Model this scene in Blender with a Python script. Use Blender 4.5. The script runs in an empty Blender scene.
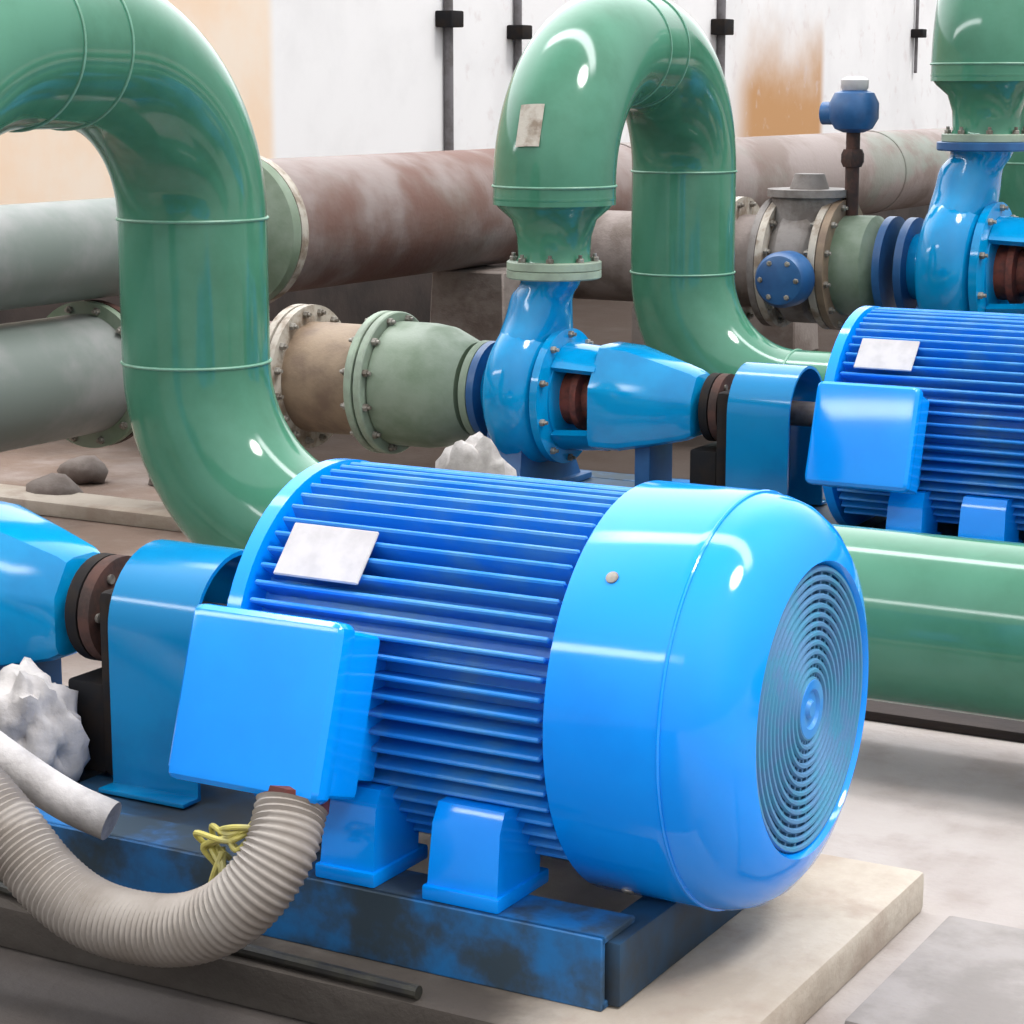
import bpy, bmesh, math, random
from mathutils import Vector, Matrix
random.seed(7)
COL = bpy.context.scene.collection
PI = math.pi
ZS = 0.48          # height of the motor shafts above the floor
sn, cs, rad = math.sin, math.cos, math.radians
V = Vector

# ================================================================== materials
class NT:
    def __init__(s, name):
        s.m = bpy.data.materials.new(name); s.m.use_nodes = True
        s.nt = s.m.node_tree; s.N = s.nt.nodes; s.L = s.nt.links
        s.b = s.N['Principled BSDF']
        tc = s.N.new('ShaderNodeTexCoord'); s.mp = s.N.new('ShaderNodeMapping')
        s.L.new(tc.outputs['Object'], s.mp.inputs['Vector']); s.vec = s.mp.outputs['Vector']
        s._xyz = None
    def noise(s, scale, detail=6, rough=0.6, stretch=None):
        n = s.N.new('ShaderNodeTexNoise'); n.inputs['Scale'].default_value = scale
        n.inputs['Detail'].default_value = detail; n.inputs['Roughness'].default_value = rough
        v = s.vec
        if stretch:
            mp = s.N.new('ShaderNodeMapping'); mp.inputs['Scale'].default_value = stretch
            s.L.new(s.vec, mp.inputs['Vector']); v = mp.outputs['Vector']
        s.L.new(v, n.inputs['Vector']); return n.outputs['Fac']
    def ramp(s, src, a, z, t0=0.0, t1=1.0):
        r = s.N.new('ShaderNodeMapRange'); r.interpolation_type = 'SMOOTHSTEP'
        for k, v in (('From Min', a), ('From Max', z), ('To Min', t0), ('To Max', t1)): r.inputs[k].default_value = v
        s.L.new(src, r.inputs['Value']); return r.outputs['Result']
    def mix(s, f, a, z):
        x = s.N.new('ShaderNodeMix'); x.data_type = 'RGBA'
        for key, v in (('A', a), ('B', z)):
            sock = [i for i in x.inputs if i.name == key and i.type == 'RGBA'][0]
            if isinstance(v, tuple): sock.default_value = (*v, 1)
            else: s.L.new(v, sock)
        if isinstance(f, float): x.inputs[0].default_value = f
        else: s.L.new(f, x.inputs[0])
        return [o for o in x.outputs if o.type == 'RGBA'][0]
    def math(s, op, a, b):
        x = s.N.new('ShaderNodeMath'); x.operation = op
        for i, v in enumerate((a, b)):
            if isinstance(v, (int, float)): x.inputs[i].default_value = v
            else: s.L.new(v, x.inputs[i])
        return x.outputs[0]
    def xyz(s):
        if not s._xyz:
            s._xyz = s.N.new('ShaderNodeSeparateXYZ'); s.L.new(s.vec, s._xyz.inputs[0])
        return s._xyz.outputs
    def bump(s, src, strength, dist=0.01):
        bp = s.N.new('ShaderNodeBump'); bp.inputs['Strength'].default_value = strength; bp.inputs['Distance'].default_value = dist
        s.L.new(src, bp.inputs['Height']); s.L.new(bp.outputs['Normal'], s.b.inputs['Normal'])
    def fin(s, col, rough=0.5, metal=0.0, coat=0.0, spec=0.5, crough=0.12):
        if isinstance(col, tuple): s.b.inputs['Base Color'].default_value = (*col, 1)
        else: s.L.new(col, s.b.inputs['Base Color'])
        if isinstance(rough, float): s.b.inputs['Roughness'].default_value = rough
        else: s.L.new(rough, s.b.inputs['Roughness'])
        s.b.inputs['Metallic'].default_value = metal; s.b.inputs['Coat Weight'].default_value = coat
        s.b.inputs['Coat Roughness'].default_value = crough; s.b.inputs['Specular IOR Level'].default_value = spec
        return s.m

def simple(name, c1, c2, scale=8, lo=.4, hi=.65, rough=.5, rough2=None, bump=0, bscale=60, **k):
    t = NT(name); f = t.ramp(t.noise(scale), lo, hi)
    if bump: t.bump(t.noise(bscale, 4), bump)
    r = rough if rough2 is None else t.ramp(f, 0, 1, rough, rough2)
    return t.fin(t.mix(f, c1, c2), r, **k)

M = {}
M['blue'] = simple('motor_blue_paint', (.001, .285, .93), (.001, .255, .88), 3, rough=.45, rough2=.52, coat=.95, crough=.09, spec=.0)
t = NT('fin_blue_paint')                                    # dusty paint on the cooling fins
f = t.ramp(t.noise(9), .4, .7)
M['fins'] = t.fin(t.mix(f, (.008, .21, .66), (.07, .27, .56)), .42)
M['pump'] = simple('pump_blue_paint', (.001, .26, .56), (.001, .20, .46), 5, rough=.4, rough2=.5, coat=.95, crough=.1, spec=.0)
M['guard'] = simple('guard_blue_paint', (.001, .19, .42), (.002, .15, .35), 4, rough=.45, coat=.9, crough=.12, spec=.0)
M['frame'] = simple('frame_blue_paint', (.012, .14, .38), (.025, .045, .065), 4.5, .42, .60, rough=.45, rough2=.7)
M['deck'] = simple('shaded_blue_plate', (.008, .05, .11), (.02, .025, .03), 4, rough=.6)  # darker variant of the frame paint, shade on the skid put into the colour
t = NT('grille_blue'); f = t.ramp(t.noise(22, 3), .4, .62)
M['grille'] = t.fin(t.mix(f, (.085, .215, .40), (.06, .24, .40)), .6, spec=.2)
M['green'] = simple('green_pipe_paint', (.062, .205, .132), (.04, .15, .09), 3.0, .35, .7, rough=.4, rough2=.5, coat=.9, crough=.10, bump=.04, bscale=22, spec=.0)
M['palegreen'] = simple('pale_green_flange_paint', (.27, .34, .26), (.2, .24, .19), 9, rough=.55)
M['seam'] = simple('weld_seam_paint', (.14, .32, .23), (.11, .25, .17), 20, rough=.4)
M['olive'] = simple('grey_green_pipe_paint', (.2, .25, .19), (.12, .17, .11), 6, .35, .7, rough=.45, rough2=.65, bump=.1)
M['brownpipe'] = simple('brown_spool_paint', (.25, .18, .12), (.15, .10, .07), 8, .35, .7, rough=.6, bump=.2)
M['rustflange'] = simple('dusty_flange', (.42, .38, .33), (.2, .15, .11), 14, .4, .65, rough=.7, bump=.2)
M['bolt'] = simple('bolt_steel', (.3, .28, .25), (.12, .1, .08), 30, rough=.5, metal=.4)
M['dark'] = simple('dark_rubber', (.012, .012, .014), (.022, .016, .013), 12, rough=.7, spec=.15)
M['rustdark'] = simple('dark_rust', (.03, .016, .013), (.07, .028, .02), 18, rough=.8, bump=.2)
M['seal'] = simple('rusty_seal', (.22, .05, .03), (.10, .03, .02), 25, rough=.7)
M['shaft'] = simple('shaft_steel', (.16, .14, .13), (.08, .06, .05), 20, rough=.45, metal=.6)
M['plate'] = simple('nameplate_white', (.47, .45, .46), (.40, .38, .39), 14, rough=.4)
M['white'] = simple('white_cloth', (.48, .45, .44), (.3, .28, .27), 9, .4, .7, rough=.9, bump=.3, bscale=40)
M['darkblue'] = simple('dark_blue_paint', (.012, .07, .2), (.02, .10, .26), 8, rough=.4)
M['greyvalve'] = simple('grey_valve_body', (.2, .18, .17), (.1, .08, .07), 8, rough=.6, bump=.2)
M['yellow'] = simple('yellow_wire', (.42, .37, .09), (.3, .27, .1), 30, rough=.5)
M['red'] = simple('dark_red_gland', (.11, .02, .015), (.07, .015, .012), 20, rough=.6)
M['black'] = simple('black_shadow_line', (.012, .012, .012), (.03, .028, .02), 20, rough=.5)
M['conduitgrey'] = simple('grey_conduit', (.16, .15, .16), (.1, .09, .09), 10, rough=.5)
M['pier'] = simple('concrete_pier', (.19, .16, .145), (.12, .092, .08), 7, rough=.9, bump=.4, bscale=30)
M['hose'] = simple('beige_hose', (.27, .24, .215), (.2, .17, .145), 7, .38, .66, rough=.6)

t = NT('rusty_header')                                      # dusty mauve steel with rust and green remains
n1 = t.ramp(t.noise(2.2, 6), .42, .6); n2 = t.ramp(t.noise(3.1, 6, stretch=(1, .5, 1)), .5, .66)
y = t.xyz()[1]
c = t.mix(n1, (.24, .20, .19), (.17, .13, .115))
c = t.mix(t.math('MULTIPLY', n2, t.ramp(y, 4.2, 7.0, .3, .9)), c, (.20, .23, .20))
c = t.mix(t.math('MULTIPLY', t.ramp(y, 4.2, 3.3, 0, .75), t.ramp(t.noise(2.2, 3), .3, .7)), c, (.12, .04, .025))
t.bump(t.noise(40, 4), .25)
M['rust'] = t.fin(c, .75)
t = NT('grey_green_header')
c = t.mix(t.ramp(t.noise(2.4), .4, .62), (.21, .215, .21), (.13, .155, .14))
M['header'] = t.fin(c, .5)
M['oldpipe'] = simple('dusty_brown_pipe', (.22, .18, .165), (.13, .10, .085), 6, rough=.75, bump=.25)

t = NT('floor_concrete')
n = t.ramp(t.noise(1.3, 8), .40, .66); n2 = t.ramp(t.noise(5, 8), .45, .7); nf = t.noise(40, 5)
c = t.mix(n, (.37, .335, .32), (.30, .262, .245)); c = t.mix(t.math('MULTIPLY', n2, .5), c, (.23, .19, .17))
x, y, z = t.xyz()
wob = t.math('MULTIPLY', t.noise(3, 5), .5)
oil = t.math('MULTIPLY', t.ramp(t.math('ADD', y, wob), .15, -.22), t.ramp(t.math('ADD', x, wob), .55, .1))
c = t.mix(t.math('MULTIPLY', oil, .9), c, (.04, .034, .031))            # oily, trodden strip in front of the plinth
dirt = t.math('MULTIPLY', t.ramp(t.math('ADD', x, wob), -1.6, -2.6), t.ramp(t.noise(3.5, 6), .3, .6, .45, 1.0))
c = t.mix(dirt, c, (.19, .14, .115))                                     # brown earth towards the wall
soak_shade = t.math('MULTIPLY', t.ramp(t.math('ADD', y, wob), 3.5, 4.2), t.ramp(t.math('ADD', x, wob), -.8, -1.6))
soak_shade2 = t.math('MULTIPLY', t.ramp(t.math('ADD', y, wob), 2.9, 3.3), t.math('MULTIPLY', t.ramp(t.math('ADD', x, wob), -.7, -1.3), t.ramp(t.math('ADD', x, wob), -3.3, -2.8)))
soak_shade = t.math('MAXIMUM', soak_shade, soak_shade2)
c = t.mix(t.math('MULTIPLY', soak_shade, .9), c, (.035, .025, .02))            # oily dark earth, with the shade under the far pipework painted in
t.bump(nf, .35)
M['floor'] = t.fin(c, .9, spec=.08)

t = NT('plinth_concrete')
n = t.ramp(t.noise(2.5, 8, stretch=(1, .6, 1)), .40, .62); n2 = t.ramp(t.noise(7, 8), .5, .68)
c = t.mix(n, (.46, .41, .355), (.34, .29, .24)); c = t.mix(t.math('MULTIPLY', n2, .6), c, (.3, .24, .2))
x, y, z = t.xyz(); wob = t.math('MULTIPLY', t.noise(4, 5), .25)
oil = t.math('MULTIPLY', t.ramp(t.math('ADD', y, wob), -.05, -.26), t.ramp(t.math('ADD', x, wob), 1.40, 1.22))
c = t.mix(t.math('MULTIPLY', oil, .9), c, (.035, .03, .028))            # spilled oil along the worked side
t.bump(t.noise(35, 5), .4)
M['plinth'] = t.fin(c, .9, spec=.08)
M['slab'] = simple('grey_slab', (.22, .2, .19), (.29, .265, .255), 5, rough=.9, spec=.08, bump=.3, bscale=30)

t = NT('whitewashed_wall')                                  # white wall with cream bay and a rusty run-off stain
x, y, z = t.xyz()
nz = t.noise(1.2, 6); wob = t.math('MULTIPLY', t.math('SUBTRACT', t.noise(1.6, 5), .5), .7)
c = t.mix(t.ramp(nz, .4, .65), (.80, .79, .80), (.74, .73, .74))
cream = t.ramp(y, 7.05, 6.95)
c = t.mix(cream, c, t.mix(t.ramp(t.noise(1.5, 5), .35, .65), (.80, .68, .57), (.80, .61, .46)))
st = t.math('MULTIPLY', t.ramp(y, 13.1, 13.7), t.ramp(y, 15.25, 15.1))
st = t.math('MULTIPLY', st, t.ramp(t.math('ADD', z, wob), 2.15, 1.25))
c = t.mix(st, c, (.50, .27, .12))
speck = t.math('MULTIPLY', t.ramp(t.noise(6, 6), .56, .7), t.ramp(y, 8.7, 9.2))
c = t.mix(t.math('MULTIPLY', speck, .4), c, (.6, .52, .52))
M['wall'] = t.fin(c, .9)
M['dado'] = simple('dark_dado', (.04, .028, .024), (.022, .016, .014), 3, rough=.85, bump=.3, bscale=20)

# ================================================================== mesh helpers
def smoothen(me, ang=35):
    me.shade_smooth(); me.set_sharp_from_angle(angle=rad(ang))

def obj(name, bm, m, parent=None, base=(0, 0, 0), ang=35):
    bmesh.ops.remove_doubles(bm, verts=bm.verts, dist=1e-5)
    bmesh.ops.recalc_face_normals(bm, faces=bm.faces)
    me = bpy.data.meshes.new(name); bm.to_mesh(me); bm.free()
    me.transform(Matrix.Translation(-V(base)))
    me.materials.append(M[m] if isinstance(m, str) else m); smoothen(me, ang)
    o = bpy.data.objects.new(name, me); COL.objects.link(o)
    if parent is not None: o.parent = parent
    return o

def tag(o, label, cat, group=None, kind=None):
    if label: o['label'] = label
    if cat: o['category'] = cat
    if group: o['group'] = group
    if kind: o['kind'] = kind
    return o

class Thing:
    """An Empty at the thing's base; parts are given in row coordinates (shaft height z = 0)."""
    def __init__(s, name, label, cat, base, off=(0, 0, 0), group=None):
        s.base = V(base)
        s.o = bpy.data.objects.new(name, None); COL.objects.link(s.o)
        s.o.empty_display_size = .1
        s.o.location = s.base + V(off) + V((0, 0, ZS))
        tag(s.o, label, cat, group)
    def part(s, name, bm, m, parent=None, label=None, ang=35):
        o = obj(name, bm, m, parent or s.o, s.base, ang)
        if label: o['label'] = label
        return o

def kids(o): return [c for c in list(COL.objects) if c.parent == o]
def copy_tree(o, delta=(0, 0, 0), label=None, scale=None):
    c = o.copy(); COL.objects.link(c)
    for ch in kids(o):
        d = ch.copy(); COL.objects.link(d); d.parent = c
        for g in kids(ch):
            e = g.copy(); COL.objects.link(e); e.parent = d
    c.location = o.location + V(delta)
    if scale: c.scale = (scale,) * 3
    if label: c['label'] = label
    return c

def B(): return bmesh.new()

def add_box(bm, c, s, R=None, bev=0.0, seg=2):
    t_ = bmesh.new(); bmesh.ops.create_cube(t_, size=1.0)
    bmesh.ops.scale(t_, vec=V(s), verts=t_.verts)
    if bev: bmesh.ops.bevel(t_, geom=list(t_.edges), offset=bev, segments=seg, affect='EDGES', profile=.6)
    mtx = Matrix.Translation(V(c)) @ (R.to_4x4() if R else Matrix.Identity(4))
    t_.transform(mtx); me = bpy.data.meshes.new('tmp'); t_.to_mesh(me); t_.free(); bm.from_mesh(me); bpy.data.meshes.remove(me)
    return bm

def frame_of(d):
    d = V(d).normalized(); u = d.orthogonal().normalized(); return u, d.cross(u)

def add_rings(bm, rings, closed=True, cap0=True, cap1=True, loop=False):
    vs = [[bm.verts.new(p) for p in r] for r in rings]
    n = len(rings[0]); K = len(rings)
    for i in range(K if loop else K - 1):
        a, b = vs[i], vs[(i + 1) % K]
        for j in range(n if closed else n - 1):
            bm.faces.new((a[j], a[(j + 1) % n], b[(j + 1) % n], b[j]))
    if not loop:
        if cap0: bm.faces.new(vs[0][::-1])
        if cap1: bm.faces.new(vs[-1])
    return bm

def add_lathe(bm, prof, origin=(0, 0, 0), axis=(1, 0, 0), seg=64, cap0=True, cap1=True, rf=None):
    """prof: (distance along axis, radius)"""
    a = V(axis).normalized(); o = V(origin)
    if abs(a.x) > .99: u, w = V((0, -1, 0)) , V((0, 0, 1))
    else: u, w = frame_of(a)
    rings = []
    for (t_, r_) in prof:
        rings.append([o + a * t_ + (u * cs(2 * PI * k / seg) + w * sn(2 * PI * k / seg)) * (r_ * (rf(2 * PI * k / seg) if rf else 1)) for k in range(seg)])
    return add_rings(bm, rings, cap0=cap0, cap1=cap1)

def add_cyl(bm, p0, p1, r, seg=16, r1=None):
    p0, p1 = V(p0), V(p1); d = (p1 - p0)
    return add_lathe(bm, [(0, r), (d.length, r if r1 is None else r1)], p0, d, seg)

def add_tube(bm, pts, r, seg=32, caps=True):
    """sweep a circle along a polyline with a rotation-minimising frame; r may be a list"""
    pts = [V(p) for p in pts]; K = len(pts)
    rr = r if isinstance(r, (list, tuple)) else [r] * K
    T = []
    for i in range(K):
        T.append((pts[min(i + 1, K - 1)] - pts[max(i - 1, 0)]).normalized())
    u = T[0].orthogonal().normalized(); rings = []
    for i in range(K):
        u = (u - T[i] * u.dot(T[i])).normalized(); w = T[i].cross(u)
        rings.append([pts[i] + (u * cs(2 * PI * k / seg) + w * sn(2 * PI * k / seg)) * rr[i] for k in range(seg)])
    return add_rings(bm, rings, cap0=caps, cap1=caps)

def add_torus(bm, c, axis, R, r, seg=64, mseg=8):
    a = V(axis).normalized(); u, w = frame_of(a); rings = []
    for k in range(seg):
        d = u * cs(2 * PI * k / seg) + w * sn(2 * PI * k / seg)
        rings.append([V(c) + d * (R + r * cs(2 * PI * j / mseg)) + a * (r * sn(2 * PI * j / mseg)) for j in range(mseg)])
    return add_rings(bm, rings, loop=True)

def spline(pts, n=12):
    P = [V(p) for p in pts]; P = [P[0] * 2 - P[1]] + P + [P[-1] * 2 - P[-2]]; out = []
    for i in range(1, len(P) - 2):
        a, b, c, d = P[i - 1:i + 3]
        for k in range(n):
            s = k / n
            out.append(.5 * ((2 * b) + (c - a) * s + (2 * a - 5 * b + 4 * c - d) * s * s + (3 * b - a - 3 * c + d) * s ** 3))
    out.append(P[-2]); return out

def resample(pts, step):
    out = [pts[0]]; acc = 0.0
    for a, b in zip(pts, pts[1:]):
        L = (b - a).length
        while acc + L >= step:
            s = (step - acc) / L; a = a + (b - a) * s; out.append(a); L = (b - a).length; acc = 0.0
        acc += L
    return out

def arc(center, d0, d1, R, n=14, skip=False, R1=None):
    """points of a quarter bend: center + R*(d0 cos + d1 sin)"""
    return [V(center) + V(d0) * (cs(PI / 2 * k / n) * R) + V(d1) * (sn(PI / 2 * k / n) * (R1 or R)) for k in range(1 if skip else 0, n + 1)]

def hexbolt(c, axis, r=.012, h=.014, stud=.01):
    bm = B(); a = V(axis).normalized()
    add_lathe(bm, [(0, r), (h * .85, r), (h, r * .8)], c, a, 6)
    add_cyl(bm, V(c) + a * h, V(c) + a * (h + stud), r * .5, 8)
    return bm

def flange_bolts(T, parent, c, axis, R, n, both=None, r=.012, ph=0.5):
    a = V(axis).normalized()
    u, w = (V((0, 1, 0)), V((0, 0, 1))) if abs(a.x) > .9 else frame_of(a)
    for k in range(n):
        th = 2 * PI * (k + ph) / n
        d = (u * cs(th) + w * sn(th)) * R
        bm = hexbolt(V(c) + d, a, r)
        if both is not None:
            b2 = hexbolt(V(c) + d + a * both, -a, r); me = bpy.data.meshes.new('tmp'); b2.to_mesh(me); b2.free(); bm.from_mesh(me); bpy.data.meshes.remove(me)
        T.part('bolt', bm, 'bolt', parent)

def smooth4(*K):
    """Catmull-Rom through 4-tuples"""
    K = [K[0]] + list(K) + [K[-1]]; out = []
    for i in range(1, len(K) - 2):
        a, b, c, d = K[i - 1:i + 3]
        for k in range(5):
            t_ = k / 5
            out.append(tuple(.5 * (2 * q + (r - p) * t_ + (2 * p - 5 * q + 4 * r - u) * t_ ** 2 + (3 * q - p - 3 * r + u) * t_ ** 3) for p, q, r, u in zip(a, b, c, d)))
    return out + [K[-2]]

def superellipse(cx, hy, zt, zb, e, n=40):
    out = []
    for k in range(n):
        th = 2 * PI * k / n; c_, s_ = cs(th), sn(th)
        yy = hy * math.copysign(abs(c_) ** (2 / e), c_); zz = math.copysign(abs(s_) ** (2 / e), s_)
        out.append((cx, yy, (zt + zb) / 2 + (zt - zb) / 2 * zz))
    return out

# ================================================================== setting
def struct(name, bm, m, label=None, cat=None):
    o = obj(name, bm, m); o['kind'] = 'structure'
    tag(o, label, cat); return o

bm = B(); add_box(bm, (1.5, 8, -.05), (16, 30, .1))
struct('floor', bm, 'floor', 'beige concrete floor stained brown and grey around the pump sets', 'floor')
bm = B(); add_box(bm, (-6.1, 11, 1.25), (.2, 24, 2.5))
struct('wall_back', bm, 'wall', 'whitewashed wall behind the pipes with a cream bay and a rusty stain', 'wall')
bm = B(); add_box(bm, (-5.97, 11, .36), (.06, 24, .72), bev=.01)
struct('trim_1', bm, 'dado', 'dark brown band along the foot of the whitewashed wall', 'trim')

def plinth(x0, x1, y0, y1, z0, z1, label):
    bm = B(); add_box(bm, ((x0 + x1) / 2, (y0 + y1) / 2, (z0 + z1) / 2), (x1 - x0, y1 - y0, z1 - z0), bev=.012)
    o = obj('concrete_plinth', bm, 'plinth', None, ((x0 + x1) / 2, (y0 + y1) / 2, z0))
    o.location = ((x0 + x1) / 2, (y0 + y1) / 2, z0 + ZS); tag(o, label, 'plinth', 'concrete plinths under the pump sets'); return o
plinth(-2.95, .03, -.46, .47, -.48, -.405, 'low cream concrete plinth under the nearest motor, chipped at its end')
plinth(-2.9, .11, 2.3, 3.23, -.48, -.375, 'low beige concrete plinth under the middle pump and second motor')
plinth(-2.15, 1.6, 4.75, 5.85, -.48, -.27, 'concrete plinth under the far tall-necked blue pump')

bm = B(); add_box(bm, (.55, .14, -.463), (.9, .5, .034), bev=.006)
o = obj('concrete_slab', bm, 'slab', None, (.55, .14, -.48)); o.location = (.55, .14, 0)
tag(o, 'flat grey concrete slab on the floor right of the near plinth', 'slab')

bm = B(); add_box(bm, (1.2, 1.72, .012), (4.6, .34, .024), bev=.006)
struct('trim_2', bm, 'dado', 'dark kerb strip behind the near green pipe, also standing in for its shadow', 'trim')  # kerb strip kept dark to carry the pipe shadow as well

# ================================================================== motor
BASE = -.29
def make_motor():
    T = Thing('electric_motor', 'large bright blue electric motor in the foreground with finned body and round fan cowl', 'motor', (-.5, 0, BASE), group='blue electric motors')
    # finned stator frame
    bm = B(); add_lathe(bm, [(-.875, .265), (-.31, .265)], seg=96)
    NF = 64
    for k in range(NF):
        th = 2 * PI * (k + .5) / NF
        if -1.0 < math.sin(th) < -.80: continue
        R = Matrix.Rotation(th, 3, 'X')                       # radial fin
        d = R @ V((0, 1, 0))
        add_box(bm, V((-.592, 0, 0)) + d * .288, (.55, .054, .0085), R, bev=.003, seg=1)
    st = T.part('stator_frame', bm, 'fins')
    # drive end shield
    bm = B(); add_lathe(bm, [(-1.0, .07), (-.99, .10), (-.965, .11), (-.95, .19), (-.915, .295), (-.905, .317), (-.878, .317), (-.872, .27)], seg=72)
    T.part('end_shield', bm, 'blue')
    bm = B(); add_cyl(bm, (-1.33, 0, 0), (-.99, 0, 0), .036, 24)
    T.part('shaft', bm, 'shaft')
    # fan cowl
    bm = B(); add_lathe(bm, [(-.302, .318), (-.302, .33), (-.30, .3305), (-.128, .3305), (-.118, .33), (-.11, .3275), (-.09, .3262), (-.062, .317), (-.037, .299), (-.018, .274), (-.006, .246), (-.002, .232), (-.012, .225), (-.03, .225)], seg=96, cap0=False, cap1=False)
    add_lathe(bm, [(-.298, .27), (-.298, .322)], seg=96, cap0=True, cap1=False)
    cw = T.part('fan_cowl', bm, 'blue')
    bm = B(); add_torus(bm, (-.114, 0, 0), (1, 0, 0), .329, .003, 96, 6)
    T.part('cowl_seam', bm, 'blue', cw)
    bm = B()
    add_lathe(bm, [(-.034, .224), (-.03, .224)], seg=64)
    for i in range(13):
        add_torus(bm, (-.012, 0, 0), (1, 0, 0), .046 + .0144 * i, .0048, 72, 6)
    for k in range(32):
        R = Matrix.Rotation(2 * PI * k / 32, 3, 'X')
        add_box(bm, R @ V((-.016, .134, 0)), (.006, .176, .0065), R)
    gr = T.part('fan_grille', bm, 'grille', cw, 'grey-blue round grille')
    bm = B(); add_lathe(bm, [(-.028, .05), (-.012, .05), (-.007, .046), (-.007, .032), (-.012, .028), (-.012, .016), (-.006, .012)], seg=40)
    T.part('hub_boss', bm, 'fins', cw)
    for th in (44, 136, 224, -58):
        d = V((0, -cs(rad(th)), sn(rad(th))))
        bm = B(); add_lathe(bm, [(0, .010), (.004, .010), (.006, .006)], V((-.235, 0, 0)) + d * .329, d, 12)
        T.part('cowl_screw', bm, 'bolt', cw)
    # terminal box, tilted upwards
    tilt = rad(18); n = V((0, -cs(tilt), sn(tilt))); v = V((0, sn(tilt), cs(tilt)))
    R = Matrix((V((1, 0, 0)), -n, v)).transposed()
    fc = V((-.727, -.474, .030))
    bm = B(); add_box(bm, fc - n * .082, (.258, .11, .256), R, bev=.012, seg=3)
    add_box(bm, fc - n * .175, (.21, .09, .2), R, bev=.01)
    tb = T.part('terminal_box', bm, 'blue')
    bm = B(); add_box(bm, fc - n * .024, (.284, .05, .276), R, bev=.021, seg=3)
    T.part('box_lid', bm, 'blue', tb)
    # nameplate above the box
    th = rad(42); n2 = V((0, -cs(th), sn(th))); v2 = V((0, sn(th), cs(th)))
    R2 = Matrix((V((1, 0, 0)), -n2, v2)).transposed()
    bm = B(); add_box(bm, V((-.748, 0, 0)) + n2 * .319, (.162, .006, .098), R2, bev=.002, seg=1)
    T.part('nameplate', bm, 'plate', None, 'white rectangular plate')
    # feet
    for sy in (-1, 1):
        for (xc, w) in ((-.652, .10), (-.44, .125)):
            bm = B()
            add_box(bm, (xc, sy * .26, BASE + .012), (w + .012, .165, .024), bev=.005)
            secs = []
            for (z, y0, y1, hw) in ((BASE + .02, .2, .335, w / 2), (-.17, .19, .322, w / 2 * .96), (-.14, .18, .305, w / 2 * .94)):
                secs.append([(xc - hw, sy * y0, z), (xc + hw, sy * y0, z), (xc + hw, sy * y1, z), (xc - hw, sy * y1, z)])
            add_rings(bm, secs)
            ft = T.part('foot', bm, 'blue')
    return T.o
motor = make_motor()
ROW2 = V((.05, 2.76, .03))
motor2 = copy_tree(motor, ROW2 + V((-.11, 0, 0)), 'second blue electric motor farther back at right, cut off by the picture edge')

# ================================================================== coupling guard, coupling
def make_guard():
    T = Thing('coupling_guard', 'blue sheet-metal coupling guard left of the nearest terminal box', 'guard', (-1.19, 0, BASE), group='coupling guards')
    def arch(r, zb):
        pts = [(-r, zb)] + [(-r * cs(PI * k / 20), r * sn(PI * k / 20)) for k in range(21)] + [(r, zb)]
        return pts
    bm = B(); o_, i_ = arch(.138, BASE + .004), arch(.130, BASE + .004)
    loop = o_ + i_[::-1]
    rings = [[(x, y, z) for (y, z) in loop] for x in (-1.285, -1.095)]
    va = [[bm.verts.new(p) for p in r] for r in rings]; L = len(loop); H = L // 2
    for j in range(L): bm.faces.new((va[0][j], va[0][(j + 1) % L], va[1][(j + 1) % L], va[1][j]))
    for q in (0, 1):
        for j in range(H - 1): bm.faces.new((va[q][j], va[q][j + 1], va[q][L - 2 - j], va[q][L - 1 - j]))
    sh = T.part('guard_sheet', bm, 'guard')
    for sy in (-1, 1):
        bm = B(); add_box(bm, (-1.19, sy * .155, BASE + .006), (.19, .05, .008), bev=.002)
        f_ = T.part('foot_flange', bm, 'guard')
    bm = B(); add_box(bm, (-1.312, 0, -.112), (.044, .22, .348), bev=.02)
    T.part('end_plate', bm, 'dark', None, 'dark end plate')
    bm = B(); add_box(bm, (-1.375, 0, -.199), (.085, .2, .17), bev=.008)
    T.part('pedestal', bm, 'dark', None, 'dark pedestal')
    return T.o
guard = make_guard()
guard2 = copy_tree(guard, ROW2 + V((-.08, 0, 0)), 'blue sheet-metal coupling guard standing between the middle pump and second motor')

def make_coupling():
    T = Thing('shaft_coupling', 'dark shaft coupling between the near pump bearing housing and its blue guard', 'coupling', (-1.39, 0, -.1), group='shaft couplings')
    bm = B(); add_lathe(bm, [(-1.437, .04), (-1.437, .055), (-1.42, .055), (-1.417, .1), (-1.392, .1)], seg=36); h1 = T.part('coupling_half', bm, 'dark')
    bm = B(); add_lathe(bm, [(-1.387, .1), (-1.362, .1), (-1.358, .055), (-1.34, .055), (-1.34, .04)], seg=36); T.part('coupling_half', bm, 'rustdark')
    for k in range(6):
        th = 2 * PI * k / 6
        bm = B(); add_cyl(bm, (-1.424, .075 * cs(th), .075 * sn(th)), (-1.355, .075 * cs(th), .075 * sn(th)), .009, 10); T.part('pin', bm, 'bolt')
    return T.o
coupling = make_coupling()

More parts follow.
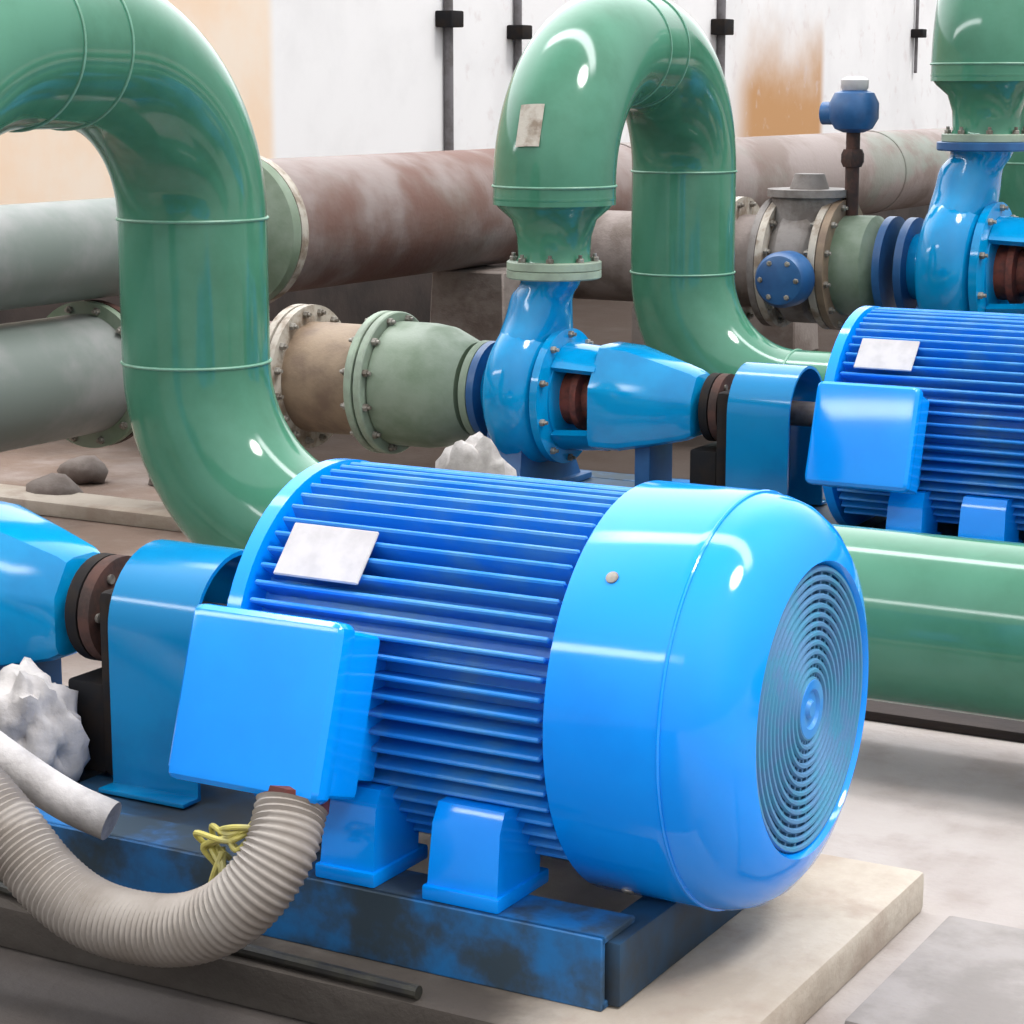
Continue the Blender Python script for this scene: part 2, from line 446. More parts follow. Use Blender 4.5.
# ================================================================== pump
def make_pump():
    T = Thing('centrifugal_pump', '', 'pump', (-1.9, 0, BASE), group='blue centrifugal pumps')
    bm = B()
    add_lathe(bm, [(-2.20, .10), (-2.165, .105), (-2.15, .15), (-2.135, .19), (-2.11, .22), (-2.075, .232), (-2.035, .226), (-2.0, .205), (-1.975, .17), (-1.965, .12)],
              seg=64, rf=lambda a: 1 + .10 * sn(a) * .5 + .06 * cs(a))
    # discharge neck growing out of the casing
    secs = []
    for (z, xc, hx, hy) in smooth4((-.02, -2.068, .082, .205), (.1, -2.066, .09, .2), (.18, -2.06, .094, .165), (.24, -2.05, .094, .125), (.30, -2.04, .092, .1), (.335, -2.015, .09, .09), (.36, -2.01, .094, .094)):
        secs.append([(xc + hx * cs(2 * PI * k / 40), hy * sn(2 * PI * k / 40), z) for k in range(40)])
    add_rings(bm, secs)
    T.part('volute', bm, 'pump', ang=50)
    bm = B(); add_lathe(bm, [(0, .139), (.004, .143), (.024, .143), (.026, .139)], (-2.0, 0, .355), (0, 0, 1), 48)
    df = T.part('discharge_flange', bm, 'pump')
    bm = B(); add_lathe(bm, [(-2.222, .1), (-2.222, .152), (-2.198, .152), (-2.196, .1)], seg=48)
    sf = T.part('suction_flange', bm, 'darkblue')
    bm = B(); add_lathe(bm, [(-1.972, .12), (-1.972, .205), (-1.948, .205), (-1.94, .15), (-1.935, .15)], seg=56)
    T.part('back_cover', bm, 'pump')
    for k in range(10):
        th = 2 * PI * (k + .5) / 10
        T.part('bolt', hexbolt((-1.948, .188 * cs(th), .188 * sn(th)), (1, 0, 0), .011), 'bolt')
    # lantern bracket: two arcs leaving a side window
    for c0 in (90, 270):
        ring = []; bm = B()
        for x, ro in ((-1.94, .165), (-1.80, .155)):
            sec = []
            for k in range(13): a = rad(c0 - 52 + 104 * k / 12); sec.append((x, ro * cs(a), ro * sn(a)))
            for k in range(13): a = rad(c0 + 52 - 104 * k / 12); sec.append((x, (ro - .022) * cs(a), (ro - .022) * sn(a)))
            ring.append(sec)
        add_rings(bm, ring)
        T.part('lantern_bracket', bm, 'pump')
    bm = B(); add_lathe(bm, [(-1.94, .085), (-1.9, .085), (-1.895, .1), (-1.875, .1), (-1.87, .07), (-1.81, .07)], seg=32)
    T.part('shaft_seal', bm, 'seal', None, 'rusty red seal gland seen through the window')
    # bearing housing: squarish box tapering towards the coupling
    bm = B(); secs = []
    for (x, hy, zt, zb, k) in ((-1.82, .125, .14, -.115, 1), (-1.808, .148, .168, -.135, 1), (-1.72, .146, .162, -.135, 1), (-1.60, .118, .128, -.112, 1), (-1.52, .096, .104, -.094, 1), (-1.503, .086, .094, -.084, 1), (-1.497, .07, .075, -.066, 1)):
        r_ = .25 * hy; f_ = hy * .42; zs = zb + (zt - zb) * .60
        P_ = [(hy, zb + r_), (hy, zs - .012), (hy * .985, zs + .006), (f_ + .012, zt - .006), (f_ - .008, zt), (-f_ + .008, zt), (-f_ - .012, zt - .006), (-hy * .985, zs + .006), (-hy, zs - .012), (-hy, zb + r_), (-hy + r_ * .3, zb + r_ * .3), (-hy + r_, zb), (hy - r_, zb), (hy - r_ * .3, zb + r_ * .3)]
        secs.append([(x, p[0], p[1]) for p in P_])
    add_rings(bm, secs)
    bh = T.part('bearing_housing', bm, 'pump', ang=28)
    bm = B(); add_lathe(bm, [(-1.499, .045), (-1.49, .046), (-1.485, .04)], seg=24); T.part('bearing_cap', bm, 'rustdark', bh)
    bm = B(); add_cyl(bm, (-1.49, 0, 0), (-1.42, 0, 0), .03, 20); T.part('shaft', bm, 'shaft')
    bm = B()
    add_box(bm, (-1.66, 0, -.2), (.05, .16, .16), bev=.005); add_box(bm, (-1.66, 0, BASE + .01), (.12, .22, .02), bev=.004)
    T.part('bearing_foot', bm, 'darkblue')
    bm = B()
    secs = [[(-2.085 + sx * w, sy * h, z) for (sx, sy) in ((-1, -1), (1, -1), (1, 1), (-1, 1))] for (z, w, h) in ((BASE + .02, .075, .2), (-.2, .065, .17), (-.1, .06, .15))]
    add_rings(bm, secs); add_box(bm, (-2.085, 0, BASE + .01), (.2, .46, .02), bev=.004)
    T.part('casing_foot', bm, 'darkblue')
    return T.o
pump = make_pump()
pump['label'] = 'blue pump at the left edge, only its tapered bearing housing in view'
pump.location.x += .05
pump2 = copy_tree(pump, ROW2 + V((-.05, 0, 0)), 'middle blue pump under the green swan-neck pipe, rusty seal in its side window')
pump3 = copy_tree(pump, (0, 0, 0), 'far right blue pump with a tall bright neck and flange behind the second motor', 1.3)
pump3.location = (1.17 - 1.9 * 1.3, 5.3, ZS + .25 + BASE * 1.3)
def override(root, pname, m):
    for c in kids(root):
        if c.name.split('.')[0] == pname:
            c.material_slots[0].link = 'OBJECT'; c.material_slots[0].material = M[m]
override(pump2, 'discharge_flange', 'palegreen'); override(pump3, 'discharge_flange', 'darkblue')
coupling2 = copy_tree(coupling, ROW2 + V((-.055, 0, 0)), 'dark rusty shaft coupling between the middle pump and its blue guard')

# ================================================================== skid frames
def make_frame():
    T = Thing('base_frame', 'worn blue steel skid frame under the nearest motor and its coupling guard', 'frame', (-1.2, 0, -.405), group='steel skid frames')
    zt, zb = BASE, -.405
    for sy in (-1, 1):
        bm = B()                                             # C-channel: web and two flanges
        y = sy * .345
        add_box(bm, (-1.24, y, (zt + zb) / 2), (2.1, .012, zt - zb), bev=.002, seg=1)
        add_box(bm, (-1.24, y - sy * .05, zt - .006), (2.1, .11, .012), bev=.002, seg=1)
        add_box(bm, (-1.24, y - sy * .05, zb + .006), (2.1, .11, .012), bev=.002, seg=1)
        T.part('side_channel', bm, 'frame')
    for x in (-2.28, -1.5, -1.0, -.2):
        bm = B(); add_box(bm, (x, 0, (zt + zb) / 2 - .004), (.06, .66, zt - zb - .014), bev=.004)
        T.part('cross_member', bm, 'deck')
    bm = B(); add_box(bm, (-1.86, 0, zt - .008), (.9, .48, .012)); T.part('deck_plate', bm, 'deck')
    bm = B(); add_box(bm, (-1.15, 0, zt - .008), (.42, .48, .012)); T.part('deck_plate', bm, 'deck')
    return T.o
frame = make_frame()
frame2 = copy_tree(frame, ROW2, 'dark blue steel skid frame under the middle pump and second motor')
bm = B(); add_box(bm, (0, 0, .03), (3.0, .7, .06), bev=.006)
bm2 = B(); T3 = Thing('base_frame', 'steel skid frame under the far tall-necked blue pump', 'frame', (-.5, 5.3, -.27), group='steel skid frames')
bm2.free(); bm.free()
for sy in (-1, 1):
    bm = B(); add_box(bm, (-.4, 5.3 + sy * .33, -.1985), (3.2, .08, .143), bev=.005); T3.part('side_channel', bm, 'frame')
for x in (-1.9, -1.5, -.9, .2, 1.1):
    bm = B(); add_box(bm, (x, 5.3, -.1985), (.1, .58, .143), bev=.005); T3.part('cross_member', bm, 'frame')

# ================================================================== swan-neck discharge pipes
RP = .184
def make_discharge():
    T = Thing('discharge_pipe', 'large green swan-neck pipe at left, bending down behind the nearest motor', 'pipe', (-2.18, 1.3, -.48), group='green swan-neck pipes')
    A = V((-2.0, 0, 0)); Bq = V((-2.18, 1.3, 0)); d = (Bq - A).normalized(); S = (Bq - A).length
    Rh = .56; R = .41; zc = .63; up = V((0, 0, 1)); X = V((1, 0, 0))
    zl, Rl = -.165, .44
    pts = [A + up * .575] + arc(A + d * Rh + up * zc, -d, up, Rh, 18, False, R)
    pts += arc(Bq - d * Rh + up * zc, up, d, R, 18, False, Rh)
    pts += [Bq + up * (zl + Rl)]
    e0 = Bq + X * Rl + up * (zl + Rl)
    pts += arc(e0, -X, -up, Rl, skip=True)
    for k in range(1, 9): pts.append(Bq + X * (Rl + k * .62) + up * zl)
    bm = B(); add_tube(bm, pts, RP, 64)
    T.part('pipe_run', bm, 'green', ang=60)
    bm = B(); add_lathe(bm, [(.402, .115), (.42, .108), (.48, .112), (.53, .128), (.562, .165), (.582, RP - .002), (.592, RP + .001), (.6, RP)], A, up, 56)
    rd = T.part('reducer', bm, 'green')
    bm = B(); add_lathe(bm, [(.381, .139), (.383, .143), (.404, .143), (.407, .139)], A, up, 48)
    fl = T.part('flange', bm, 'palegreen')
    for k in range(8):
        th = 2 * PI * (k + .5) / 8; p = A + V((.123 * cs(th), .123 * sn(th), .406))
        T.part('bolt', hexbolt(p, up, .012), 'bolt', fl)
    seams = [(A + up * zc, up), (A + d * Rh + up * (zc + R), d), (Bq - d * Rh + up * (zc + R), d), (Bq + up * zc, up), (Bq + up * (zl + Rl), up), (Bq + X * Rl + up * zl, X), (Bq + X * 2.6 + up * zl, X)]
    for c, a in seams:
        bm = B(); add_torus(bm, c, a, RP + .0005, .0042, 64, 6); T.part('weld_seam', bm, 'seam')
    return T
TD = make_discharge(); dis = TD.o
dis2 = copy_tree(dis, ROW2, 'green swan-neck pipe in the middle, rising from the middle blue pump')
dis3 = copy_tree(dis, (0, 0, 0), 'green swan-neck pipe at the top right corner above the far blue pump', 1.18)
# far pipe stands on the far pump's flange
dis3.location = pump3.location + 1.3 * V((-2.0 + 1.9, 0, .381 - BASE)) - 1.18 * (V((-2.0, 0, .381)) - V((-2.18, 1.3, -.48)))

# bare patch on the middle swan neck
def patch_on(root):
    base = V((-2.18, 1.3, -.48)); c = V((-2.0, 0, 0)); Rh = .56; R = .41
    d = (V((-2.18, 1.3, 0)) - c).normalized()
    a = rad(16); ctr = c + d * Rh + V((0, 0, .63)); axis = ctr - d * (cs(a) * Rh) + V((0, 0, 1)) * (sn(a) * R)
    tg = (d * (sn(a) * Rh) + V((0, 0, 1)) * (cs(a) * R)).normalized(); out = (-d - tg * (-d).dot(tg)).normalized(); sd = out.cross(tg)
    bm = B(); rows = []
    for i in range(7):
        row = []
        for j in range(9):
            u = (j / 8 - .5) * .42; w = (i / 6 - .5) * .13
            p = axis + (out * cs(u + .12) + sd * sn(u + .12)) * (RP + .0025) + tg * w
            row.append(p)
        rows.append(row)
    add_rings(bm, rows, closed=False, cap0=False, cap1=False)
    r = bmesh.ops.solidify(bm, geom=list(bm.faces), thickness=.002)
    return obj('bare_patch', bm, M['rustflange'], root, base)
pt = patch_on(dis2); pt['label'] = 'greyish bare patch on the green bend'

# supports under the long horizontal runs
def saddle(x, y, zp, label, r=RP):
    T = Thing('pipe_saddle', label, 'pipe support', (x, y, -.48), group='concrete pipe saddles')
    bm = B(); secs = []
    n = 14; a0 = 55
    prof = [(-.24, -.48), (.24, -.48), (.2, zp - r * cs(rad(a0)) )]
    prof += [(r * 1.004 * sn(rad(a0 - 2 * a0 * k / n)), zp - r * 1.004 * cs(rad(a0 - 2 * a0 * k / n))) for k in range(n + 1)]
    prof += [(-.2, zp - r * cs(rad(a0)))]
    add_rings(bm, [[(x + sx * .09, y + p[0], p[1]) for p in prof] for sx in (-1, 1)])
    T.part('block', bm, 'pier'); return T.o
saddle(-1.1, 1.3, -.165, 'concrete saddle hidden under the green pipe behind the nearest motor')
saddle(1.4, 1.3, -.165, 'concrete saddle under the right end of the near green pipe')
saddle(-1.05, 4.06, -.165, 'concrete saddle under the green pipe behind the second motor')
saddle(1.45, 4.06, -.165, 'concrete saddle under the right end of the second green pipe')

saddle(-.2, 6.83, .103, 'concrete saddle under the far green pipe behind the far blue pump', .2175)
saddle(2.2, 6.83, .103, 'concrete saddle under the right end of the far green pipe', .2175)

# ================================================================== suction line of the middle pump
def lathe_part(T, name, prof, y, z, m, parent=None, seg=56, **k):
    bm = B(); add_lathe(bm, prof, (0, y, z), (1, 0, 0), seg); return T.part(name, bm, m, parent, **k)
sx = .05; Y2 = 2.76; Z2 = .03; SH = .09; xs = lambda v: v + sx
T = Thing('suction_pipe', 'grey-green and brown flanged suction pipe running left from the middle blue pump', 'pipe', (-2.9, Y2, -.2))
lathe_part(T, 'reducer', [(xs(-2.580), .17), (xs(-2.550), .196), (xs(-2.430), .196), (xs(-2.370), .188), (xs(-2.270), .145), (xs(-2.270), .118), (xs(-2.245), .11), (xs(-2.240), .11)], Y2, Z2, 'olive')
fl = lathe_part(T, 'flange', [(xs(-2.249), .1), (xs(-2.249), .152), (xs(-2.225), .152), (xs(-2.223), .1)], Y2, Z2, 'olive')
fa = lathe_part(T, 'flange', [(xs(-2.585), .15), (xs(-2.585), .222), (xs(-2.581), .226), (xs(-2.562), .226), (xs(-2.558), .222), (xs(-2.558), .17)], Y2, Z2, 'palegreen')
fb = lathe_part(T, 'flange', [(xs(-2.620), .15), (xs(-2.620), .222), (xs(-2.616), .226), (xs(-2.597), .226), (xs(-2.593), .222), (xs(-2.593), .15)], Y2, Z2, 'palegreen')
flange_bolts(T, fa, (xs(-2.558), Y2, Z2), (1, 0, 0), .206, 12, None, .0125)
flange_bolts(T, fb, (xs(-2.620), Y2, Z2), (-1, 0, 0), .206, 12, None, .0125)
lathe_part(T, 'spool', [(xs(-2.895), .178), (xs(-2.615), .178)], Y2, Z2, 'brownpipe')
fc_ = lathe_part(T, 'flange', [(xs(-2.910), .15), (xs(-2.910), .232), (xs(-2.885), .232), (xs(-2.885), .16)], Y2, Z2, 'rustflange')
fd = lathe_part(T, 'flange', [(xs(-2.945), .15), (xs(-2.945), .232), (xs(-2.920), .232), (xs(-2.920), .16)], Y2, Z2, 'rustflange')
flange_bolts(T, fc_, (xs(-2.885), Y2, Z2), (1, 0, 0), .208, 16, None, .0125)
flange_bolts(T, fd, (xs(-2.945), Y2, Z2), (-1, 0, 0), .208, 16, None, .0125)
bm = B(); add_tube(bm, [V((xs(-2.940), Y2, Z2)), V((-3.25, Y2, Z2))] + arc((-3.25, Y2 - .25, Z2), (0, 1, 0), (-1, 0, 0), .25, skip=True), .17, 48)
T.part('elbow', bm, 'rust', ang=60)

# ================================================================== header pipes along the wall
T = Thing('header_pipe', 'big raised header pipe along the wall, pale at left and rusty beyond its flange', 'pipe', (-3.5, 3.6, -.02))
bm = B(); add_cyl(bm, (-3.5, -1.5, .435), (-3.5, 3.23, .435), .16, 56); T.part('pale_section', bm, 'header', None, 'pale grey-green pipe section')
bm = B(); add_lathe(bm, [(3.19, .16), (3.23, .27), (3.27, .275), (3.274, .27)], (-3.5, 0, .45), (0, 1, 0), 56); f1 = T.part('flange', bm, 'olive')
bm = B(); add_lathe(bm, [(3.276, .275), (3.316, .275), (3.32, .24)], (-3.5, 0, .45), (0, 1, 0), 56); f2 = T.part('flange', bm, 'rustflange')
bm = B(); add_tube(bm, [(-3.5, 3.31 + .9 * k, .455) for k in range(18)], .243, 56); T.part('rusty_section', bm, 'rust', None, 'rust-brown pipe section')
for yy in (6.2, 9.6, 13.0):
    bm = B(); add_torus(bm, (-3.5, yy, .455), (0, 1, 0), .2435, .007, 56, 6); T.part('weld_seam', bm, 'rust')

T = Thing('header_pipe', 'lower grey-green header pipe at the left edge, flanged end behind the near swan neck', 'pipe', (-3.5, 1.5, -.17))
bm = B(); add_cyl(bm, (-3.5, -1.5, .035), (-3.5, 2.45, .035), .195, 56); T.part('pipe_run', bm, 'header')
bm = B(); add_lathe(bm, [(2.43, .19), (2.43, .24), (2.458, .24), (2.46, .19)], (-3.5, 0, .03), (0, 1, 0), 56); f1 = T.part('flange', bm, 'olive')
bm = B(); add_lathe(bm, [(2.466, .16), (2.466, .24), (2.494, .24), (2.496, .16)], (-3.5, 0, .03), (0, 1, 0), 56); f2 = T.part('flange', bm, 'rustdark')
for k in range(12):
    th = 2 * PI * (k + .5) / 12
    T.part('bolt', hexbolt((-3.5 + .218 * cs(th), 2.43, .03 + .218 * sn(th)), (0, -1, 0), .0125), 'bolt', f1)

def pier(x, y, z1, label, wy=.3, wx=.34):
    bm = B(); h = z1 + .48
    secs = [[(x + sx_ * w, y + sy_ * v_, z) for sx_, sy_ in ((-1, -1), (1, -1), (1, 1), (-1, 1))] for z, w, v_ in ((-.48, wx / 2 + .03, wy / 2 + .03), (z1, wx / 2, wy / 2))]
    add_rings(bm, secs); bmesh.ops.bevel(bm, geom=list(bm.edges), offset=.008, segments=1, affect='EDGES')
    o = obj('concrete_pier', bm, 'pier', None, (x, y, -.48)); o.location = (x, y, 0)
    return tag(o, label, 'pier', 'concrete piers under the raised header')
pier(-3.4, 4.85, .213, 'brown-grey concrete pier under the rusty header, left of the middle pump')
pier(-3.5, 8.2, .213, 'concrete pier under the rusty header behind the middle swan neck')
pier(-3.5, 11.6, .213, 'concrete pier under the far end of the rusty header')
pier(-3.5, .8, -.159, 'concrete pier under the lower header pipe at the left edge')

# ================================================================== far suction line with gate valve
Y3, Z3 = 5.3, .25
T = Thing('suction_pipe', 'green and rusty suction pipe between the gate valve and the far blue pump', 'pipe', (-1.87, Y3, Z3 - .2), group='far suction pipes')
lathe_part(T, 'pipe_run', [(-2.0, .2), (-1.86, .2), (-1.81, .15), (-1.79, .15)], Y3, Z3, 'olive')
f1 = lathe_part(T, 'flange', [(-1.805, .15), (-1.805, .2), (-1.775, .2), (-1.773, .14)], Y3, Z3, 'darkblue')
f2 = lathe_part(T, 'flange', [(-2.015, .18), (-2.015, .262), (-1.985, .262), (-1.983, .19)], Y3, Z3, 'brownpipe')
flange_bolts(T, f2, (-1.985, Y3, Z3), (1, 0, 0), .238, 12, None, .014)
T = Thing('gate_valve', 'flanged grey gate valve with a dark blue gearbox, behind the middle swan neck', 'valve', (-2.15, Y3, Z3 - .2))
bm = B(); add_lathe(bm, [(-2.27, .18), (-2.25, .2), (-2.2, .24), (-2.1, .24), (-2.05, .2), (-2.03, .18)], (0, Y3, Z3), (1, 0, 0), 48)
add_lathe(bm, [(.1, .17), (.24, .15), (.27, .15)], (-2.15, Y3, Z3), (0, 0, 1), 32)
vb = T.part('valve_body', bm, 'greyvalve')
for x0 in (-2.05, -2.275):
    fv = lathe_part(T, 'flange', [(x0, .17), (x0, .262), (x0 + .03, .262), (x0 + .03, .17)], Y3, Z3, 'rustflange')
    flange_bolts(T, fv, (x0 + (.0 if x0 > -2.1 else .03), Y3, Z3), (-1 if x0 > -2.1 else 1, 0, 0), .238, 12, None, .014)
bm = B(); add_lathe(bm, [(0, .08), (.07, .08), (.07, .11), (.15, .11), (.175, .095), (.185, .06)], (-2.12, Y3 - .2, Z3 - .04), (0, -1, 0), 40)
gb = T.part('gearbox', bm, 'darkblue')
for k in range(6):
    th = 2 * PI * k / 6
    T.part('bolt', hexbolt((-2.12 + .075 * cs(th), Y3 - .378, Z3 - .04 + .075 * sn(th)), (0, -1, 0), .011, .01, .004), 'bolt', gb)
bm = B(); add_lathe(bm, [(.27, .17), (.3, .17), (.3, .08), (.36, .06)], (-2.15, Y3, Z3), (0, 0, 1), 32); T.part('bonnet', bm, 'greyvalve')
T = Thing('suction_pipe', 'rusty far suction pipe left of the flanged gate valve', 'pipe', (-2.8, Y3, Z3 - .2), group='far suction pipes')
bm = B(); add_cyl(bm, (-3.2, Y3, Z3), (-2.29, Y3, Z3), .19, 48)
T.part('pipe_run', bm, 'oldpipe')
for x0 in (-2.306, -2.46, -2.5):
    fv = lathe_part(T, 'flange', [(x0, .17), (x0, .262), (x0 + .028, .262), (x0 + .028, .17)], Y3, Z3, 'rustflange' if x0 < -2.4 else 'greyvalve')
    if x0 != -2.306: flange_bolts(T, fv, (x0 + (.028 if x0 > -2.48 else 0), Y3, Z3), (1 if x0 > -2.48 else -1, 0, 0), .238, 12, None, .014)
bm = B(); add_box(bm, (-2.75, Y3, (Z3 - .19 - .48) / 2), (.22, .34, Z3 - .19 + .48), bev=.01)
o = obj('concrete_pier', bm, 'pier', None, (-2.75, Y3, -.48)); o.location = (-2.75, Y3, 0); tag(o, 'concrete pier under the far suction pipe left of the gate valve', 'pier')

T = Thing('air_valve', 'small dark blue air valve with a white cap standing on the far suction pipe', 'valve', (-1.97, Y3, Z3 + .2))
bm = B(); add_cyl(bm, (-1.97, Y3, Z3 + .19), (-1.97, Y3, Z3 + .56), .028, 20); add_lathe(bm, [(.29, .04), (.31, .05), (.34, .05), (.36, .04)], (-1.97, Y3, Z3 + .1), (0, 0, 1), 6)
T.part('stem', bm, 'rustdark')
bm = B(); add_lathe(bm, [(-.085, .04), (-.07, .075), (-.03, .098), (.03, .098), (.07, .078), (.08, .05)], (-1.97, Y3, Z3 + .61), (0, 0, 1), 32)
add_cyl(bm, (-2.10, Y3, Z3 + .60), (-2.0, Y3, Z3 + .60), .045, 20)
T.part('valve_body', bm, 'darkblue')
bm = B(); add_lathe(bm, [(.075, .045), (.09, .055), (.12, .055), (.135, .03)], (-1.97, Y3, Z3 + .61), (0, 0, 1), 24)
T.part('cap', bm, 'plate', None, 'white cap')

# ================================================================== flexible conduit and cables at the near terminal box
T = Thing('flexible_hose', 'thick beige corrugated hose looping down from the nearest terminal box to the left', 'hose', (-.87, -.6, -.37))
ctrl = [(-.645, -.49, -.118), (-.637, -.535, -.175), (-.665, -.57, -.235), (-.725, -.585, -.285), (-.818, -.588, -.316), (-.945, -.588, -.318), (-1.043, -.585, -.281), (-1.143, -.575, -.207), (-1.29, -.56, -.11), (-1.45, -.54, -.04)]
pts = resample(spline(ctrl, 20), .0027)
rr = [.0535 + .0024 * cs(2 * PI * i / 4) for i in range(len(pts))]
bm = B(); add_tube(bm, pts, rr, 28)
T.part('corrugated_sleeve', bm, 'hose', ang=80)
bm = B(); add_lathe(bm, [(0, .05), (.004, .052), (.04, .052), (.045, .04), (.05, .04)], (-.645, -.482, -.132), (0, .25, 1), 6)
T.part('gland_nut', bm, 'red', None, 'dark red gland nut')

def wire(name, ctrl, r, m, label, cat, group=None, par=None):
    P = resample(spline(ctrl, 16), .006); bm = B(); add_tube(bm, P, r, 10)
    c = P[len(P) // 2]; o = obj(name, bm, m, None, c); o.location = V(c) + V((0, 0, ZS))
    return tag(o, label, cat, group)
T = Thing('cable_tie', 'tangle of yellow wire tied around the hose top under the nearest terminal box', 'wire', (-.68, -.5, -.25))
for i in range(7):
    a = random.uniform(0, 6.28); q = lambda s: random.uniform(-s, s)
    p0 = V((-.745, -.52, -.20)) + V((q(.03), q(.02), q(.02)))
    c_ = [p0, p0 + V((q(.03), -.02 + q(.01), .03)), V((-.715 + q(.01), -.55, -.165 + q(.02))), V((-.68 + q(.02), -.53 + q(.02), -.14 + q(.01)))]
    bm = B(); add_tube(bm, resample(spline(c_, 10), .004), .0045, 8); T.part('wire_strand', bm, 'yellow')
for i in range(4):
    q = lambda s: random.uniform(-s, s); p0 = V((-.745, -.53, -.21))
    bm = B(); add_tube(bm, resample(spline([p0 + V((q(.02), q(.01), .02)), p0 + V((q(.02), -.02, -.01)), p0 + V((q(.025), -.015, -.045))], 10), .004), .005, 8); T.part('wire_end', bm, 'yellow')
zc_ = -.405
wire('cable', [(-1.75, -.40, zc_ + .012), (-1.45, -.395, zc_ + .012), (-1.25, -.42, zc_ + .012), (-1.05, -.435, zc_ + .012), (-.85, -.435, zc_ + .012), (-.65, -.44, zc_ + .012), (-.45, -.445, zc_ + .012)], .011, 'black', 'black line along the plinth standing in for the shadow under the beige hose', 'cable')  # thin dark tube added where the hose shadow falls
wire('cable', [(-1.7, -.43, zc_ + .01), (-1.45, -.425, zc_ + .01), (-1.33, -.40, zc_ + .034), (-1.22, -.435, zc_ + .01), (-1.12, -.452, zc_ + .01)], .009, 'yellow', 'thin dull yellow cable at the lower left edge below the hose', 'cable')
P_ = spline([(-1.62, -.40, -.02), (-1.45, -.41, -.09), (-1.28, -.415, -.165), (-1.16, -.41, -.215), (-1.08, -.39, -.245)], 8)
T = Thing('plastic_tube', 'pale plastic tube end running along the upper side of the beige hose at left', 'tube', (-1.3, -.41, -.29))
bm = B(); add_tube(bm, P_, .034, 24); T.part('tube_wall', bm, 'white', ang=60)
# ================================================================== crumpled cloths and rubble
def lump(name, c, s, m, label, cat, seed, group=None, rough=.35, sub=4):
    random.seed(seed); bm = B(); bmesh.ops.create_icosphere(bm, subdivisions=sub, radius=1)
    import mathutils
    for v in bm.verts:
        n = mathutils.noise.noise(v.co * 1.7 + V((seed * 3.1, 0, 0))) * rough + mathutils.noise.noise(v.co * 4 + V((0, seed, 0))) * rough * .5 + abs(mathutils.noise.noise(v.co * 2.6 + V((seed, 1, 4)))) * rough * .7
        v.co *= 1 + n
        v.co = V((v.co.x * s[0], v.co.y * s[1], v.co.z * s[2]))
    z0 = min(v.co.z for v in bm.verts); cut = z0 * .6
    for v in bm.verts:
        if v.co.z < cut: v.co.z = cut
        v.co.z -= cut
    o = obj(name, bm, m, None, (0, 0, 0), 60); o.location = V(c) + V((0, 0, ZS)); return tag(o, label, cat, group)
lump('crumpled_cloth', (-1.44, -.17, -.289), (.085, .075, .125), 'white', 'crumpled pale cloth heaped on the skid beneath the near bearing housing', 'cloth', 3)
lump('crumpled_cloth', (-2.0, 2.36, -.374), (.115, .06, .17), 'white', 'crumpled whitish cloth below the middle pump, just above the near motor', 'cloth', 9)

bm = B(); add_box(bm, (-3.6, 2.62, -.455), (1.9, .20, .05), bev=.01)
o = obj('concrete_beam', bm, M['plinth'], None, (-3.6, 2.62, -.48)); o.location = (-3.6, 2.62, 0); tag(o, 'pale concrete beam on the floor left of the near swan-neck pipe', 'beam')
spots = [(-2.95, 1.75, .07), (-3.15, 1.9, .05), (-2.8, 2.5, .06), (-3.9, 2.7, .08), (-4.1, 3.1, .07), (-3.8, 3.2, .05)]
names = ['flat brown stone on the floor nearest to the near pump', 'small brown stone before the pale concrete beam', 'brown stone by the foot of the near swan-neck pipe',
         'brown stone under the lower header pipe', 'brown stone farthest back under the pale header', 'small brown stone behind the lower header flange']
for i, ((x, y, s_), nm) in enumerate(zip(spots, names)):
    lump('stone', (x, y, -.481), (s_ * 1.4, s_, s_ * .8), 'pier', nm, 'stone', 20 + i, 'stones on the earth floor', .3, 2)

# ================================================================== conduits on the wall
def conduit(y, z0, zbox, label, r=.018, bx=.10):
    T = Thing('wall_conduit', label, 'conduit', (-5.97, y, z0), group='conduits on the wall')
    bm = B(); add_cyl(bm, (-5.972, y, z0), (-5.972, y, 1.95), r, 14); T.part('tube', bm, 'conduitgrey')
    bm = B(); add_box(bm, (-5.94, y - bx * .4, zbox), (.12, bx * 1.5, bx), bev=.01); T.part('junction_box', bm, 'dark', None, 'dark box')
conduit(8.84, .26, 1.37, 'thin grey conduit with a dark box on the wall left of the middle swan neck', .03, .1)
conduit(9.72, .86, 1.31, 'thin grey conduit with a dark box, second on the wall, beside the middle swan neck', .026, .09)
conduit(12.95, .9, 1.42, 'short grey conduit with a dark box on the wall right of the middle swan neck', .035, .12)
conduit(17.5, 1.1, 1.47, 'conduit with a small dark box high on the wall at right', .016, .08)

# ================================================================== light: overcast sky with bright bands, soft high sun
w = bpy.data.worlds.new('sky'); bpy.context.scene.world = w; w.use_nodes = True
nt = w.node_tree; N = nt.nodes; L = nt.links; bg = N['Background']
tc = N.new('ShaderNodeTexCoord'); sp = N.new('ShaderNodeSeparateXYZ'); L.new(tc.outputs['Generated'], sp.inputs[0])
def mth(op, a, b_):
    x = N.new('ShaderNodeMath'); x.operation = op
    for i, v in enumerate((a, b_)):
        if isinstance(v, (int, float)): x.inputs[i].default_value = v
        else: L.new(v, x.inputs[i])
    return x.outputs[0]
def mrange(src, a, z, t0, t1):
    q = N.new('ShaderNodeMapRange'); q.interpolation_type = 'SMOOTHSTEP'
    for k, v in (('From Min', a), ('From Max', z), ('To Min', t0), ('To Max', t1)): q.inputs[k].default_value = v
    L.new(src, q.inputs['Value']); return q.outputs['Result']
def dotdir(d):
    q = N.new('ShaderNodeVectorMath'); q.operation = 'DOT_PRODUCT'; L.new(tc.outputs['Generated'], q.inputs[0])
    q.inputs[1].default_value = V(d).normalized(); return q.outputs['Value']
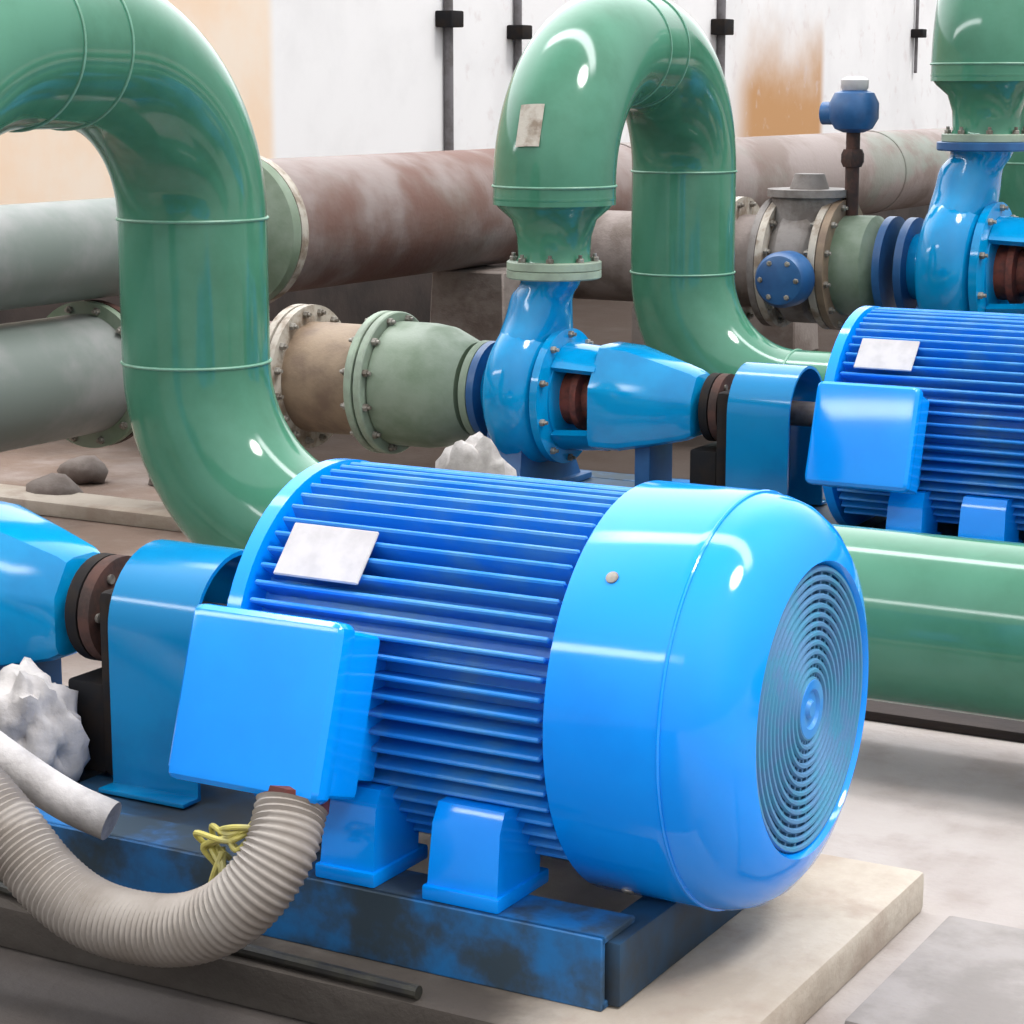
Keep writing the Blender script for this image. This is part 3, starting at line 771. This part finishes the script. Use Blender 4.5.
base = mrange(sp.outputs[2], -.1, .95, .12, 1.0)
back = mth('MULTIPLY', mrange(dotdir((-.8, .55, .25)), .3, .97, 0, 2.3), mrange(sp.outputs[2], .0, .12, 0, 1))
front = mrange(dotdir((.1, -1, .35)), .2, 1.0, 0, .45)
side = mrange(dotdir((.85, .3, .45)), .2, .95, 0, .5)
# two bright bands added to the sky to streak the cowls with highlights
ab = lambda v: mth('ABSOLUTE', v, 0)
band1 = mth('MULTIPLY', mth('MULTIPLY', mrange(ab(dotdir((0, .955, -.28))), .05, .08, 1, 0), mrange(sp.outputs[2], .35, .5, 0, 1)), mth('MULTIPLY', mrange(ab(sp.outputs[0]), .5, .65, 1, 0), 12.0))
band2 = mth('MULTIPLY', mth('MULTIPLY', mrange(ab(dotdir((0, .53, .84))), .02, .04, 1, 0), mrange(sp.outputs[1], -.5, -.4, 1, 0)), mth('MULTIPLY', mrange(sp.outputs[0], .0, -.15, 0, 1), 11.0))
tot = mth('ADD', mth('ADD', mth('ADD', base, back), mth('ADD', front, side)), mth('ADD', band1, band2))
L.new(tot, bg.inputs['Strength']); bg.inputs['Color'].default_value = (.97, .985, 1, 1)

def sun(name, d, strength, angle, col=(1, .97, .93)):
    l_ = bpy.data.lights.new(name, 'SUN'); l_.energy = strength; l_.angle = rad(angle); l_.color = col
    o = bpy.data.objects.new(name, l_); COL.objects.link(o)
    o.rotation_euler = V(d).to_track_quat('Z', 'Y').to_euler(); o.location = V(d) * 10
sun('sun', (.50, .02, .86), 1.7, 14)

# ================================================================== camera
cam = bpy.data.cameras.new('camera'); cam.sensor_width = 36; cam.lens = 36 * 2200 / 1024
co = bpy.data.objects.new('camera', cam); COL.objects.link(co)
co.location = (1.201, -3.09, 1.411 - .47 + ZS)
psi = rad(29.4); phi = math.atan(422 / 2200)
fwd = V((-sn(psi) * cs(phi), cs(psi) * cs(phi), -sn(phi)))
co.rotation_euler = (-fwd).to_track_quat('Z', 'Y').to_euler()
cam.clip_end = 200
S = bpy.context.scene; S.camera = co
S.view_settings.view_transform = 'Standard'; S.view_settings.look = 'None'; S.view_settings.gamma = 1
S.view_settings.use_curve_mapping = False; S.view_settings.exposure = 0.22
